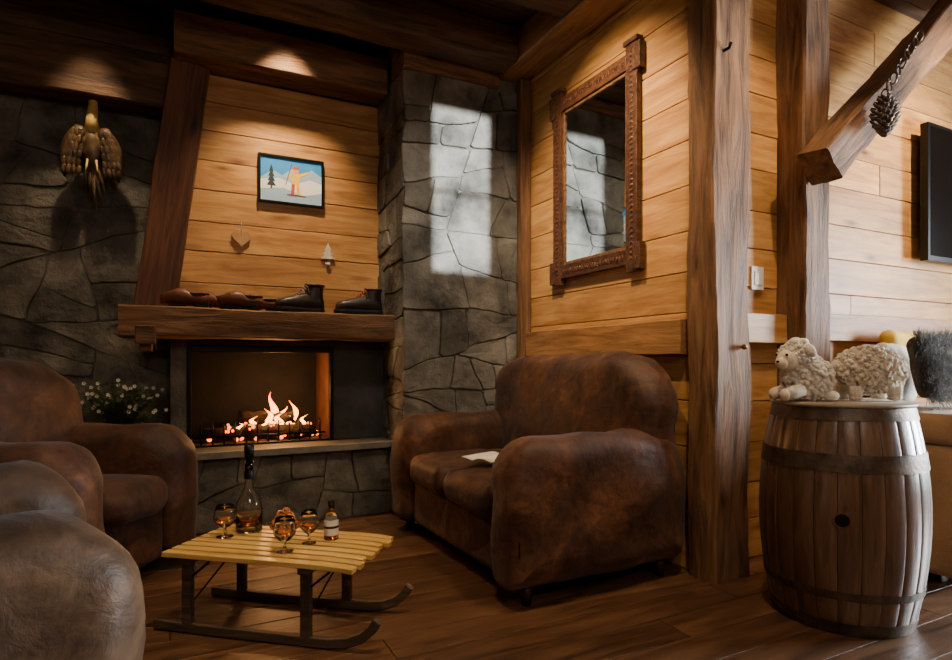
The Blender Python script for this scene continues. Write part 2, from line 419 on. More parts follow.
beam('ceiling_beam',(XL,3.40,3.03),(1.98,3.40,3.03),.22,.22,beam_dark,seed=1)
beam('ceiling_beam',(XL,2.72,3.05),(1.98,2.72,3.05),.22,.19,beam_dark,seed=2)
beam('ceiling_beam',(XL,1.9,3.05),(1.98,1.9,3.05),.22,.19,beam_dark,seed=3)
beam('ceiling_beam',(XL,.9,3.05),(1.98,.9,3.05),.22,.19,beam_dark,seed=4)
beam('ceiling_beam',(0.02,3.98,2.92),(1.30,3.98,2.92),.24,.24,beam_mid,seed=5)
beam('ceiling_beam',(XL,4.10,2.64),(.00,4.10,2.64),.18,.26,beam_dark,seed=6)
beam('ceiling_beam',(1.30,3.66,2.98),(1.98,3.66,2.98),.24,.26,beam_mid,seed=7)
beam('wall_plate_beam',(2.10,4.2,3.04),(2.10,-2.1,3.04),.22,.2,pine_beam,seed=8)
beam('corner_post',(2.17,3.535,0),(2.17,3.535,2.93),.08,.06,beam_mid,seed=9,rough=.004)
beam('trim_1',(2.19,2.10,1.12),(2.19,3.49,1.12),.06,.165,pine_beam,seed=10,rough=.004)
beam('trim_2',(2.44,2.07,1.17),(2.84,2.07,1.17),.07,.15,pine,seed=11,rough=.004)
beam('trim_3',(3.06,2.07,1.19),(XR,2.07,1.19),.07,.15,pine_beam,seed=12,rough=.004)
beam('timber_post',(2.30,2.00,0),(2.30,2.00,3.13),.24,.16,beam_mid,seed=13,rough=.014)
beam('timber_post',(2.95,2.03,0),(2.95,2.03,3.13),.2,.17,beam_mid,seed=14,rough=.012)
beam('timber_brace',(2.84,1.86,1.96),(4.17,1.86,3.12),.15,.18,beam_mid,seed=15,rough=.012)

# ================================================================== FIREPLACE
mb=MB()
mb.box(-.40,1.32,3.84,YW-.01,0,.44,mortar)
stones(mb,(-.40,3.84,0),(1,0,0),(0,0,1),(0,-1,0),1.72,.435,.02,.07,21,stone)
mb.box(-.43,1.325,3.76,4.24,.44,.48,slab)
mb.build('hearth',bevel=.004)
mb=MB()
mb.box(0.01,1.325,4.241,4.52,.42,.48,soot)
mb.box(0,.09,4.0,4.23,.481,1.135,stone); mb.box(.97,1.325,4.0,4.23,.481,1.135,darkstone)
mb.box(.09,.97,4.0,4.23,1.10,1.135,darkstone)
mb.box(.09,.97,4.23,4.50,1.10,1.13,soot)
mb.box(.09,.97,4.48,4.51,.481,1.10,soot)
mb.box(.08,.10,4.03,4.48,.481,1.10,soot); mb.box(.96,.98,4.03,4.48,.481,1.10,brickside)
for a in ((.09,.115,.482,1.10),(.945,.97,.482,1.10),(.115,.945,1.06,1.10)): mb.box(a[0],a[1],3.985,4.03,a[2],a[3],black)
mb.box(.115,.945,3.985,4.0,.482,.495,black)
mb.build('fireplace',bevel=.004)
mb=MB()
def le(z): return -.03+(z-1.3)*.115
planks(mb,0,1.325,4.10,4.14,1.315,2.80,.19,pine,seed=14,leftedge=le)
mb.box(.19,1.32,4.14,4.24,1.315,3.0,pine_far)
mb.build('wall_chimney_hood',bevel=.003)
beam('slanted_post',(-.08,4.04,1.32),(.11,4.04,2.79),.22,.12,beam_red,seed=31,rough=.006)
e=bpy.data.objects.new('mantel_shelf',None); scene.collection.objects.link(e)
beam('shelf_beam',(-.25,3.925,1.225),(1.32,3.925,1.225),.33,.17,beam_mid,seed=32,rough=.008,parent=e)
mb=MB(); mb.box(-.17,-.07,3.72,3.80,1.10,1.20,beam_mid); mb.box(-.15,-.09,3.78,4.24,1.06,1.135,beam_mid); mb.build('tenon',parent=e,bevel=.006)

mb=MB()
for i in range(12):
    x=.17+i*.066; mb.tube([(x,4.07,.483),(x,4.07,.56+.02*(i%3)),(x,4.09,.60+.02*(i%2))],.006,black,6)
mb.tube([(.13,4.07,.53),(.93,4.07,.53)],.008,black,6)
mb.build('fire_grate')
mb=MB(); r=random.Random(5)
for (a,c,rr) in (((.25,4.18,.53),(.62,4.32,.535),.045),((.45,4.2,.535),(.88,4.17,.535),.05),((.33,4.34,.535),(.86,4.36,.535),.05),((.42,4.32,.63),(.75,4.20,.62),.04),((.2,4.27,.53),(.4,4.16,.53),.04)):
    a=Vector(a);c=Vector(c); pts=[a.lerp(c,t/8)+noise.noise_vector(Vector((t,rr*99,a.x*9)))*.01 for t in range(9)]
    mb.tube(pts,[rr*(1+.12*r.uniform(-1,1)) for _ in pts],log,12)
for i in range(80):
    x=r.uniform(.22,.92); mb.ball((x,r.uniform(4.11,4.35),.50+r.uniform(.0,.02)),r.uniform(.01,.02),ember if r.random()<.5 else log,6,4)
for i in range(26):
    mb.ball((r.uniform(.3,.88),r.uniform(4.13,4.2),.55+r.uniform(0,.05)),r.uniform(.007,.013),ember,6,4)
mb.build('firewood_logs')
mb=MB()
for (x,y,z,h,w) in ((.62,4.22,.57,.23,.026),(.585,4.20,.57,.12,.022),(.68,4.22,.57,.13,.028),(.75,4.22,.57,.17,.022),(.655,4.18,.57,.09,.026),(.50,4.22,.56,.08,.02),(.82,4.22,.56,.08,.014),(.72,4.18,.56,.08,.02),(.40,4.20,.55,.05,.013),(.55,4.18,.55,.06,.014)):
    rs=[]
    for k in range(15):
        t=k/14; rr=w*(math.sin(PI*min(1,t*.95+.10))**.9)*(1-t*.6)+.0008
        if k==14: rr=.0006
        cx=x+.03*math.sin(t*6+x*40)*t; cy=y+.01*math.sin(t*4+x*10)
        rs.append([(cx+rr*math.cos(2*PI*j/12)*(1+.25*math.sin(3*j+t*4)),cy+rr*.5*math.sin(2*PI*j/12),z+h*t) for j in range(12)])
    mb.rings(rs,flame,True)
mb.build('fire_flames')

# ================================================================== CLUB SEATING
def club(name,W,ncush,loc,rz,mat,back_h=1.02,seed=1,D=.95,armw=.25,arm_h=.69):
    mb=MB()
    for s in (-1,1):
        M=T(.0,s*(W/2-armw/2),.07+(arm_h-.07)/2)
        mb.pillow(D,arm_h-.07,armw,.17,.05,.10,mat,M,puff=.014,wr=.024,seed=seed+s)
        yy=s*(W/2-.035)
        pts=[]
        for (cx,cz,a0) in ((D/2-.05-.14,arm_h-.05-.14,0),(-(D/2-.05-.14),arm_h-.05-.14,90)):
            for k in range(9):
                a=math.radians(a0+90*k/8); pts.append((cx+.14*math.cos(a),yy,cz+.14*math.sin(a)))
        pts=[(D/2-.05,yy,.12)]+pts+[(-D/2+.05,yy,.12)]
        off=Vector(((seed+s)*3.1,(seed+s)*1.7,(seed+s)))
        pp=[]
        for p in pts:
            v=Vector(p); loc2=v-Vector((0,s*(W/2-armw/2),.07+(arm_h-.07)/2))
            pp.append(tuple(v+noise.noise_vector(loc2*5+off)*.024))
        mb.tube(pp,.006,seam,6)
    bw=W-2*armw+.06
    mb.pillow(D-.12,bw,.27,.05,.05,.04,mat,T(-.01,0,.205,rx=90),wr=.006,seed=seed+4)
    cw=(W-2*armw)/ncush
    for i in range(ncush):
        cy=-(W-2*armw)/2+cw*(i+.5)
        mb.pillow(.66,cw-.008,.17,.09,.06,.07,mat,T(D/2-.34,cy,.395,rx=90),puff=.022,wr=.02,seed=seed+7+i)
    hb=back_h-.12
    mb.pillow(W-.05,hb,.30,.27,.06,.13,mat,T(-D/2+.17,0,.12+hb/2,ry=-5)@T(rz=90),puff=.035,wr=.03,seed=seed+11,nc=9)
    for sx in (-.36,.38):
        for sy in (-1,1): mb.lathe([(.02,0),(.032,.09)],darkwood,12,(sx,sy*(W/2-.09),0),cap0=True,cap1=True)
    return mb.build(name,loc=loc,rot=(0,0,math.radians(rz)))
club('leather_loveseat',1.46,2,(1.675,2.755,0),181,leather,back_h=1.05,seed=2,D=.98)
club('leather_armchair',.92,1,(-.455,3.215,0),-32,leather,seed=3,D=.88,back_h=1.0)
club('leather_armchair',.98,1,(-.61,1.70,0),14,leather2,seed=6,D=.95,arm_h=.705)

mb=MB()
for s in (-1,1):
    rs=[[(x,s*.105*t,.012*math.sin(PI*t)+.004) for t in (0,.2,.4,.6,.8,1)] for x in (-.14,.14)]
    vs=[p for q in rs for p in q]+[(p[0],p[1],p[2]-.004) for q in rs for p in q]
    fs=[(i,i+1,i+7,i+6) for i in range(5)]+[(i+12,i+18,i+19,i+13) for i in range(5)]
    mb.add(vs,fs,cloth,True)
mb.build('open_magazine',loc=(1.41,2.64,.522),rot=(0,math.radians(2),math.radians(30)))

# ================================================================== SLEDGE TABLE
mb=MB()
for s in (-1,1):
    y=s*.165
    pts=[(-.44,y,.022),(-.2,y,.020),(.1,y,.020),(.27,y,.022),(.34,y,.032),(.395,y,.055),(.43,y,.085),(.448,y,.115)]
    mb.sweep(pts,.026,.032,greywood)
    mb.sweep([(p[0],p[1],p[2]-.018) for p in pts],.02,.004,black)
    for x in (-.30,.18):
        mb.box(x-.018,x+.018,y-.013,y+.013,.035,.262,greywood)
        mb.tube([(x+.018,y,.21),(x+.09,y,.268)],.005,black,6)
for x in (-.30,.18):
    mb.box(x-.022,x+.022,-.19,.19,.258,.284,greywood)
    mb.tube([(x,-.15,.10),(x,.15,.24)],.004,black,6)
mb.box(-.36,-.335,-.18,.18,.268,.286,greywood)
for i in range(8):
    y=-.182+i*.052; q=.02*math.sin(i*2.3)
    pts=[(-.385,y,.293),(-.1,y,.294),(.25,y,.293),(.33,y,.290),(.37+q*.5,y,.286)]
    mb.sweep(pts,.038,.018,slatm)
mb.build('wooden_sledge_table',loc=(.395,2.395,0),rot=(0,0,math.radians(-40)),bevel=.002)
ZT=.3045
def glassware(name,outer,inner,loc,liq=None,extra=None):
    mb=MB()
    prof=[(.0005,outer[0][1])]+outer+list(reversed(inner))+[(.0005,inner[0][1])]
    mb.lathe(prof,clear,28)
    if liq: mb.lathe(liq,amber,24)
    if extra: extra(mb)
    return mb.build(name,loc=loc)
def snif(name,loc,s=1.0):
    o=[(.028*s,0),(.028*s,.003),(.006,.008),(.005,.035),(.02*s,.042),(.036*s,.065),(.038*s,.08),(.034*s,.105),(.029*s,.125)]
    i=[(.012*s,.046),(.034*s,.066),(.036*s,.08),(.032*s,.105),(.0275*s,.125)]
    glassware(name,o,i,loc,[(.0005,.0475),(.011*s,.0475),(.0325*s,.067),(.0338*s,.073),(.0005,.073)])
snif('whisky_snifter',(.195,2.585,ZT),1.15)
snif('whisky_snifter',(.375,2.285,ZT),1.1)
snif('whisky_snifter',(.475,2.345,ZT),.95)
def dx(mb):
    mb.lathe([(.0005,.275),(.0125,.275),(.0135,.30),(.018,.302),(.020,.33),(.018,.355),(.0005,.36)],black,20)
    mb.lathe([(.0195,.215),(.0195,.245),(.0165,.25)],black,20)
glassware('whisky_decanter',[(.05,0),(.053,.01),(.053,.09),(.048,.12),(.03,.155),(.018,.18),(.0155,.22),(.0155,.27),(.018,.285)],
    [(.046,.012),(.049,.09),(.044,.12),(.027,.155),(.0145,.18),(.0125,.22),(.0125,.285)],(.29,2.63,ZT),[(.0005,.0135),(.0445,.0135),(.0475,.045),(.0005,.045)],dx)
mb=MB()
mb.lathe([(.0005,0),(.026,0),(.028,.004),(.028,.085),(.022,.1),(.010,.112),(.0095,.13)],clear,24)
mb.lathe([(.0005,.003),(.024,.003),(.026,.006),(.026,.06),(.0005,.06)],amber,24)
mb.lathe([(.0285,.018),(.0287,.02),(.0287,.075),(.0285,.077)],cloth,24)
mb.lathe([(.0289,.045),(.0289,.055)],darkwood,24)
mb.lathe([(.0115,.118),(.0125,.12),(.0125,.15),(.0005,.151)],eye,16)
mb.build('small_liquor_bottle',loc=(.565,2.365,ZT))
mb=MB(); snackm=mottled('snack_glaze',(160,84,44),(214,144,88),rough=.35,scale=30,bump=.2,island=.3)
mb.lathe([(.0005,0),(.03,0),(.034,.006),(.05,.035),(.058,.05),(.055,.05),(.047,.036),(.03,.01),(.0005,.008)],clear,28)
r=random.Random(8)
for i in range(90):
    a=r.uniform(0,2*PI); q=r.random()**.5; rr=.046*q; zz=.03+(1-q*q)*.07*r.uniform(.3,1)
    rad=.013; M=T(rr*math.cos(a),rr*math.sin(a),zz,rx=r.uniform(0,180),rz=r.uniform(0,180))
    mb.tube([tuple(M@Vector((rad*math.cos(t),rad*math.sin(t),0))) for t in [k*2*PI/9 for k in range(9)]],.0042,snackm,5,closed=True)
mb.build('pretzel_bowl',loc=(.41,2.505,ZT))

# ================================================================== BARREL
mb=MB(); H=.83; BX,BY=2.40,1.485
def br(z,R=.296,e=.243): t=2*z/H-1; return R-(R-e)*t*t
ns=24
for i in range(ns):
    a0=2*PI*i/ns+.003; a1=2*PI*(i+1)/ns-.003; rs=[]
    for k in range(15):
        z=H*k/14; R=br(z); ring=[]
        for t in (0,.08,.36,.64,.92,1): a=a0+(a1-a0)*t; q=R-(.002 if t in (0,1) else 0); ring.append((q*math.cos(a),q*math.sin(a),z))
        for t in (1,0): a=a0+(a1-a0)*t; ring.append(((R-.025)*math.cos(a),(R-.025)*math.sin(a),z))
        rs.append(ring)
    mb.rings(rs,oak,True)
for z0,z1 in ((.0,.045),(.135,.165),(.60,.665),(.785,.83)):
    mb.lathe([(br(z0)+.0005,z0),(br(z0)+.004,z0),(br(z1)+.004,z1),(br(z1)+.0005,z1)],iron,52)
mb.lathe([(.0005,.79),(.23,.79)],oakflat,40); mb.lathe([(.0005,.04),(.23,.04)],oakflat,40)
ang=math.atan2(-BY,-BX)+.02
M=T(rz=math.degrees(ang))@T(x=br(.43)-.012,z=.43,ry=90)
mb.lathe([(.0005,.0145),(.024,.0145)],eye,20,M=M); mb.lathe([(.024,.012),(.024,.0165),(.030,.0165),(.030,.008)],oakflat,20,M=M)
mb.build('oak_barrel',loc=(BX,BY,0),sharp=50)
mb=MB(); mb.lathe([(.0005,.0),(.250,.0),(.254,.004),(.254,.010),(.250,.014),(.0005,.014)],traym,48); mb.build('round_tabletop_tray',loc=(BX,BY,.831))
ZB=.8455
def woolly(mb,c,rad,mat,n,cr,seed,M=None):
    r=random.Random(seed); mb.ball(c,tuple(q*.97 for q in rad),mat,20,14,M=M)
    for i in range(n):
        z=1-2*(i+.5)/n; q=math.sqrt(1-z*z); a=i*2.39996+r.uniform(-.2,.2); k=r.uniform(.97,1.05)
        p=(c[0]+rad[0]*k*q*math.cos(a),c[1]+rad[1]*k*q*math.sin(a),c[2]+rad[2]*k*z); s=cr*r.uniform(.6,1.25)
        mb.ball(p,(s*r.uniform(.7,1.2),s*r.uniform(.7,1.2),s*.9),mat,7,5,M=M)
mb=MB()
woolly(mb,(.025,0,.092),(.092,.078,.088),wool,420,.010,1)
woolly(mb,(-.03,-.02,.182),(.062,.056,.054),wool,240,.009,2)
mb.ball((-.076,-.045,.162),(.044,.038,.042),face,16,12)
mb.ball((-.108,-.060,.150),(.024,.026,.024),face,12,10)
mb.ball((-.128,-.069,.156),(.006,.009,.005),eye,8,6)
for dx_,dy in ((-.098,-.074),(-.112,-.026)): mb.ball((dx_,dy-.004,.182),.0055,eye,8,6)
mb.ball((0,0,0),(.016,.042,.022),wool,12,8,M=T(-.01,-.080,.20,rx=28)); mb.ball((0,0,0),(.016,.040,.022),wool,12,8,M=T(-.035,.045,.205,rx=-28))
for i,q in enumerate(((-.045,-.035,.232),(-.03,-.015,.238),(-.015,-.04,.234))): mb.ball(q,(.022,.022,.015),wool,10,8)
for y in (-.055,.03):
    mb.tube([(-.03,y,.045),(-.07,y-.01,.034),(-.095,y-.015,.028)],[.028,.025,.025],wool,10)
    mb.ball((-.102,y-.017,.026),(.019,.024,.025),face,10,8)
for y in (-.05,.04): mb.ball((.09,y,.022),(.032,.024,.021),wool,10,8)
mb.build('plush_sheep',loc=(BX-.15,BY+.065,ZB),rot=(0,0,math.radians(-27)))
mb=MB()
woolly(mb,(0,0,.120),(.132,.094,.094),woolb,700,.0095,4)
woolly(mb,(.112,.045,.14),(.045,.04,.04),woolb,120,.009,5)
mb.ball((.149,.06,.125),(.028,.026,.026),face,12,8); mb.ball((.159,.036,.135),.005,eye,8,6)
for y in (.0,.092): mb.ball((0,0,0),(.010,.028,.014),woolb,10,8,M=T(.115,y,.160,rx=-20 if y<.05 else 20))
for x in (-.08,.075):
    for y in (-.045,.045): mb.tube([(x,y,.06),(x,y,.03),(x,y,.004)],[.028,.025,.023],woolb,10); mb.ball((x,y,.014),(.025,.025,.013),face,10,6)
mb.ball((-.134,0,.14),(.018,.016,.022),woolb,10,8)
mb.build('plush_sheep',loc=(BX+.105,BY-.05,ZB),rot=(0,0,math.radians(-27)))

# ================================================================== MIRROR
mb=MB()
Xf=2.212; y0,y1,z0,z1=2.42,3.19,1.50,2.66; fw=.085
def fbar(a0,a1,c0,c1,t=.035): mb.box(Xf-t,Xf,a0,a1,c0,c1,frame_m)
fbar(y0,y0+fw,z0-.02,z1+.05); fbar(y1-fw,y1,z0-.02,z1+.05)
fbar(y0+fw,y1-fw,z0+.02,z0+.02+fw,.034); fbar(y0+fw,y1-fw,z1-fw-.01,z1-.01,.034)
for yy in (y0,y1):
    for zz in (z0+.06,z1-.05):
        fbar(yy-.03,yy+.03,zz-.07,zz+.07,.042)
for yy in (y0+fw/2,y1-fw/2): fbar(yy-.055,yy+.055,z1+.03,z1+.055,.045)
n=40
for i in range(n):
    zz=z0+.05+(z1-z0-.08)*i/(n-1)
    for yy in (y0+fw/2,y1-fw/2): mb.ball((Xf-.034,yy,zz),(.005,.018,.010),frame_m,8,6)
for i in range(24):
    yy=y0+fw+.03+(y1-y0-2*fw-.06)*i/23
    for zz in (z0+.06,z1-.05): mb.ball((Xf-.034,yy,zz),(.005,.010,.018),frame_m,8,6)
ym0,ym1,zm0,zm1=y0+fw,y1-fw,z0+.02+fw,z1-fw-.01
for a in ((ym0,ym0+.018,zm0,zm1),(ym1-.018,ym1,zm0,zm1),(ym0+.018,ym1-.018,zm0,zm0+.018),(ym0+.018,ym1-.018,zm1-.018,zm1)): mb.box(Xf-.022,Xf-.004,*a,beam_mid)
mb.box(Xf-.012,Xf-.004,ym0+.018,ym1-.018,zm0+.018,zm1-.018,mirror_m)
mb.build('mirror_with_carved_frame',bevel=.003)

# ================================================================== HOOD DECOR
def flat(mb,pts,y,mat): mb.add([(p[0],y,p[1]) for p in pts],[tuple(range(len(pts)))],mat)
def pm(n,c): return newmat(n,.6,0,c)[0]
mb=MB(); W,Hh=.418,.315
mb.box(-W/2,W/2,-.012,0,-Hh/2,Hh/2,black)
for a in ((-W/2,-W/2+.014,-Hh/2,Hh/2),(W/2-.014,W/2,-Hh/2,Hh/2),(-W/2+.014,W/2-.014,-Hh/2,-Hh/2+.014),(-W/2+.014,W/2-.014,Hh/2-.014,Hh/2)): mb.box(a[0],a[1],-.022,-.012,a[2],a[3],black)
w2,h2=W/2-.014,Hh/2-.014
sky=pm('paint_sky',(40,140,215)); snow=pm('paint_snow',(226,232,234)); shade=pm('paint_snow_shade',(150,184,214)); tree=pm('paint_fir',(24,52,58)); yel=pm('paint_yellow',(236,190,30)); red=pm('paint_red',(190,60,40)); skin=pm('paint_skin',(220,150,95)); brownp=pm('paint_brown',(110,70,40))
flat(mb,[(-w2,-h2),(w2,-h2),(w2,h2),(-w2,h2)],-.0125,sky)
flat(mb,[(-w2,.0),(-.12,.06),(-.06,.03),(.0,.08),(.07,.045),(.13,.09),(w2,.05),(w2,-.05),(-w2,-.05)],-.013,shade)
flat(mb,[(-w2,-.01),(-.08,.01),(.02,-.02),(.12,.02),(w2,.0),(w2,-h2),(-w2,-h2)],-.0135,snow)
flat(mb,[(-w2,-.07),(-.05,-.05),(.08,-.09),(w2,-.06),(w2,-h2),(-w2,-h2)],-.0138,shade)
for i in range(4): flat(mb,[(-.128-.03+.005*i,-.045+i*.03),(-.128+.03-.005*i,-.045+i*.03),(-.128,.005+i*.03)],-.0142-i*.0001,tree)
flat(mb,[(-.134,-.065),(-.122,-.065),(-.122,-.04),(-.134,-.04)],-.0141,brownp)
flat(mb,[(.0,-.02),(.05,-.025),(.055,.05),(.005,.05)],-.015,yel)
flat(mb,[(.05,.03),(.11,.06),(.108,.075),(.045,.052)],-.0151,yel)
flat(mb,[(.005,.05),(-.03,.025),(-.025,.015),(.01,.032)],-.0151,yel)
flat(mb,[(.0,-.02),(.022,-.02),(.015,-.09),(-.005,-.09)],-.0151,red); flat(mb,[(.028,-.022),(.05,-.025),(.055,-.09),(.037,-.09)],-.0151,yel)
flat(mb,[(.028+.02*math.cos(a*PI/6),.07+.022*math.sin(a*PI/6)) for a in range(12)],-.0152,skin)
flat(mb,[(.005,.078),(.052,.078),(.045,.095),(.012,.095)],-.0153,red)
flat(mb,[(-.03,-.095),(.09,-.098),(.1,-.09),(-.03,-.088)],-.0153,brownp)
flat(mb,[(.0,.12),(.005,.12),(-.035,-.03),(-.04,-.03)],-.0153,brownp)
mb.build('framed_skier_painting',loc=(.715,4.10,2.195))
heartm=mottled('heart_wood',(150,112,74),(186,146,100),rough=.6)
mb=MB(); pts=[]
for k in range(40):
    t=2*PI*k/40; pts.append((.0036*16*math.sin(t)**3,.0036*(13*math.cos(t)-5*math.cos(2*t)-2*math.cos(3*t)-math.cos(4*t))))
mb.rings([[(p[0],-.016,p[1]) for p in pts],[(p[0],-.002,p[1]) for p in pts]],heartm,False)
mb.tube([(-.0,-.008,.03),(.0,-.004,.11)],.0018,lacew,5); mb.ball((0,-.003,.112),.004,brass,8,6)
mb.build('hanging_wooden_heart',loc=(.405,4.10,1.79))
mb=MB()
for i,(w_,z_) in enumerate(((.045,.0),(.034,.03),(.022,.06))):
    flat(mb,[(-w_,z_),(w_,z_),(0,z_+.05)],-.012-i*.001,cloth); mb.box(-w_,w_,-.011-i*.001,-.003,z_,z_+.008,cloth)
mb.box(-.008,.008,-.01,-.003,-.03,.0,brownp); mb.ball((0,-.008,-.035),(.02,.008,.01),cloth)
mb.tube([(0,-.006,.10),(0,-.004,.17)],.0018,lacew,5); mb.ball((0,-.003,.172),.004,brass,8,6)
mb.build('hanging_tree_ornament',loc=(.955,4.10,1.70))

# ================================================================== BOOTS & CLOGS
def ell(c,rx,ry,rz,axis,n=16,flatz=None):
    out=[]
    for j in range(n):
        a=2*PI*j/n
        if axis=='x': p=[c[0],c[1]+ry*math.cos(a),c[2]+rz*math.sin(a)]
        else: p=[c[0]+rx*math.cos(a),c[1]+ry*math.sin(a),c[2]]
        if flatz is not None: p[2]=max(p[2],flatz)
        out.append(tuple(p))
    return out
def solepts(k=1.0):
    o=[(-.155,.0),(-.145,.028),(-.10,.038),(-.04,.034),(.03,.042),(.09,.05),(.135,.04),(.165,.018)]
    return [(x*k,y) for x,y in o]+[(x*k,-y) for x,y in reversed(o)]
def boot(lm,sh=.17,lm2=None):
    mb=MB(); o=solepts()
    mb.rings([[(x,y,0) for x,y in o],[(x*1.01,y*1.05,.012) for x,y in o],[(x,y,.026) for x,y in o]],sole,False)
    fs=[(-.150,.018,.03),(-.142,.034,.06),(-.11,.040,.085),(-.05,.040,.10),(0,.042,.092),(.05,.046,.075),(.10,.047,.062),(.14,.036,.05),(.158,.016,.03)]
    mb.rings([ell((x,0,.02+t/2),0,w,t/2+.004,'x',18,.02) for x,w,t in fs],lm,True)
    ss=[(-.085,.06,.062,.040),(-.085,.09,.060,.040),(-.088,.12,.055,.040),(-.092,.145,.054,.041),(-.095,sh,.056,.043)]
    rr=[ell((x,0,z),rx,ry,0,'z',18) for x,z,rx,ry in ss]
    rr.append(ell((-.095,0,sh),.048,.035,0,'z',18)); rr.append(ell((-.09,0,sh-.04),.045,.032,0,'z',18))
    mb.rings(rr,lm,True,False,True)
    mb.tube(ell((-.095,0,sh),.055,.042,0,'z',20),.007,lm,6,closed=True)
    mb.pillow(.05,.09,.012,.02,.005,.005,lm,T(-.04,0,sh-.03,ry=-28,rz=90))
    for i in range(6):
        t=i/5; x=.03-.068*t; z=.098+(sh-.11)*t**1.1
        mb.tube([(x,-.026,z-.004),(x+.004,0,z+.010),(x,.026,z-.004)],.0035,lm2 or lm,5)
    return mb
ZM=1.318
boot(bootb,lm2=lacew).build('mountaineering_boot',loc=(.735,3.88,ZM),rot=(0,0,math.radians(190)))
boot(bootb,sh=.16,lm2=lace).build('mountaineering_boot',loc=(1.115,3.88,ZM),rot=(0,0,math.radians(176)))
def clog(mat):
    mb=MB()
    fs=[(-.13,.02,.045),(-.12,.036,.06),(-.08,.040,.06),(-.03,.038,.062),(.0,.042,.085),(.04,.046,.09),(.08,.046,.078),(.12,.034,.06),(.15,.012,.05)]
    mb.rings([ell((x*.9,0,t/2+.004),0,w,t/2+.002,'x',18,.0) for x,w,t in fs],mat,True)
    mb.ball((-.062,0,.06),(.05,.030,.012),eye,14,8)
    mb.tube(ell((-.062,0,.064),.053,.034,0,'z',18),.006,mat,6,closed=True)
    mb.box(-.115,-.055,-.03,.03,-.012,.006,sole); mb.box(.0,.09,-.035,.035,-.012,.006,sole)
    return mb
for x,y,a in ((.085,3.83,172),(.22,3.96,186),(.38,3.83,176),(.49,3.97,188)):
    clog(bootbr).build('leather_clog',loc=(x,y,ZM+.012),rot=(0,0,math.radians(a)))

# carved wooden rooster hung on the stone wall
mb=MB()
mb.tube([(0,.06,.36),(0,-.03,.37),(0,-.04,.385)],.007,black,8)
mb.tube([(0,-.05,.33),(.004,-.055,.26),(-.004,-.06,.18),(0,-.055,.10)],[.020,.024,.030,.044],carve_l,14)
mb.ball((0,-.058,.345),(.030,.028,.032),carve_l,14,10)
mb.tube([(-.022,-.065,.343),(-.045,-.07,.336),(-.062,-.072,.326)],[.012,.008,.001],carve_d,8)
for i in range(4): mb.ball((-.015+.014*i,-.058,.378-.004*abs(i-1.5)),(.009,.006,.014),bootbr,8,6)
mb.ball((-.018,-.078,.318),(.007,.006,.014),bootbr,8,6)
mb.ball((-.017,-.083,.35),.0045,eye,8,6)
mb.ball((0,-.05,.02),(.062,.052,.12),carve_d,18,12)
for s in (-1,1):
    rs=[]
    for k in range(13):
        t=k/12; w=.052*math.sin(PI*min(1,t*.88+.10))**.7*(1.0 if t<.75 else 1-(t-.75)*2.6)+.002
        cx=s*(.055+.055*math.sin(t*PI*.62)+.028*max(0,t-.7)/.3); z=.13-.30*t
        rs.append([(cx+w*math.cos(2*PI*j/14),-.065+w*.6*math.sin(2*PI*j/14),z+.25*s*w*math.cos(2*PI*j/14)) for j in range(14)])
    mb.rings(rs,carve_d,True)
    for row in range(6):
        for c_ in range(4):
            t=row/6; cx=s*(.045+.055*math.sin((t+.1)*PI*.62)+(c_-1.5)*.024)
            mb.ball((0,0,0),(.013,.006,.028),carve_d,8,6,M=T(cx,-.094+.004*abs(c_-1.5)**2,.085-.043*row,rx=10,ry=-s*10))
for i,(dx_,l) in enumerate(((-.03,.16),(-.012,.22),(.008,.30),(.026,.24),(.042,.17))):
    mb.tube([(dx_*.5,-.045,-.07),(dx_,-.05,-.07-l*.5),(dx_*1.5+.01,-.04,-.07-l)],[.013,.010,.002],carve_d,8)
for s in (-1,1): mb.tube([(s*.022,-.085,-.06),(s*.026,-.09,-.11),(s*.03,-.10,-.13)],[.007,.005,.002],carve_l,6)
mb.build('carved_wooden_rooster',loc=(-.40,4.15,2.22))

# ================================================================== PLANT
mb=MB(); r=random.Random(2)
mb.lathe([(.0005,0),(.07,0),(.09,.12),(.095,.125),(.085,.125),(.07,.10),(.0005,.10)],clay,24)
for i in range(90):
    a=r.uniform(0,2*PI); q=r.uniform(.05,.25); h=r.uniform(.15,.34); tip=Vector((q*math.cos(a),q*math.sin(a)*.55-.02,h+.07))
    mid=Vector((tip.x*.45,tip.y*.45,.1+h*.5)); mb.tube([(0.03*math.cos(a),.03*math.sin(a),.1),tuple(mid),tuple(tip)],.0018,green,4)
    for k in range(8):
        p=mid.lerp(tip,r.random()); an=r.uniform(0,2*PI); l=r.uniform(.025,.05); d=Vector((math.cos(an),math.sin(an),r.uniform(-.2,.6)))*l; sd=Vector((-d.y,d.x,0)).normalized()*l*.25
        mb.add([tuple(p),tuple(p+d*.5+sd),tuple(p+d),tuple(p+d*.5-sd)],[(0,1,2,3)],green)
    if i%2==0:
        t2=tip+Vector((0,-.01,.012)); mb.ball(tuple(t2),.003,yellow,6,4)
        for k in range(5):
            an=k*2*PI/5; d=Vector((math.cos(an),-.35,math.sin(an)))*.012; sd=Vector((-math.sin(an),0,math.cos(an)))*.005
            mb.add([tuple(t2),tuple(t2+d*.6+sd),tuple(t2+d),tuple(t2+d*.6-sd)],[(0,1,2,3)],petal)
mb.build('potted_white_flowers',loc=(-.25,3.97,.481))

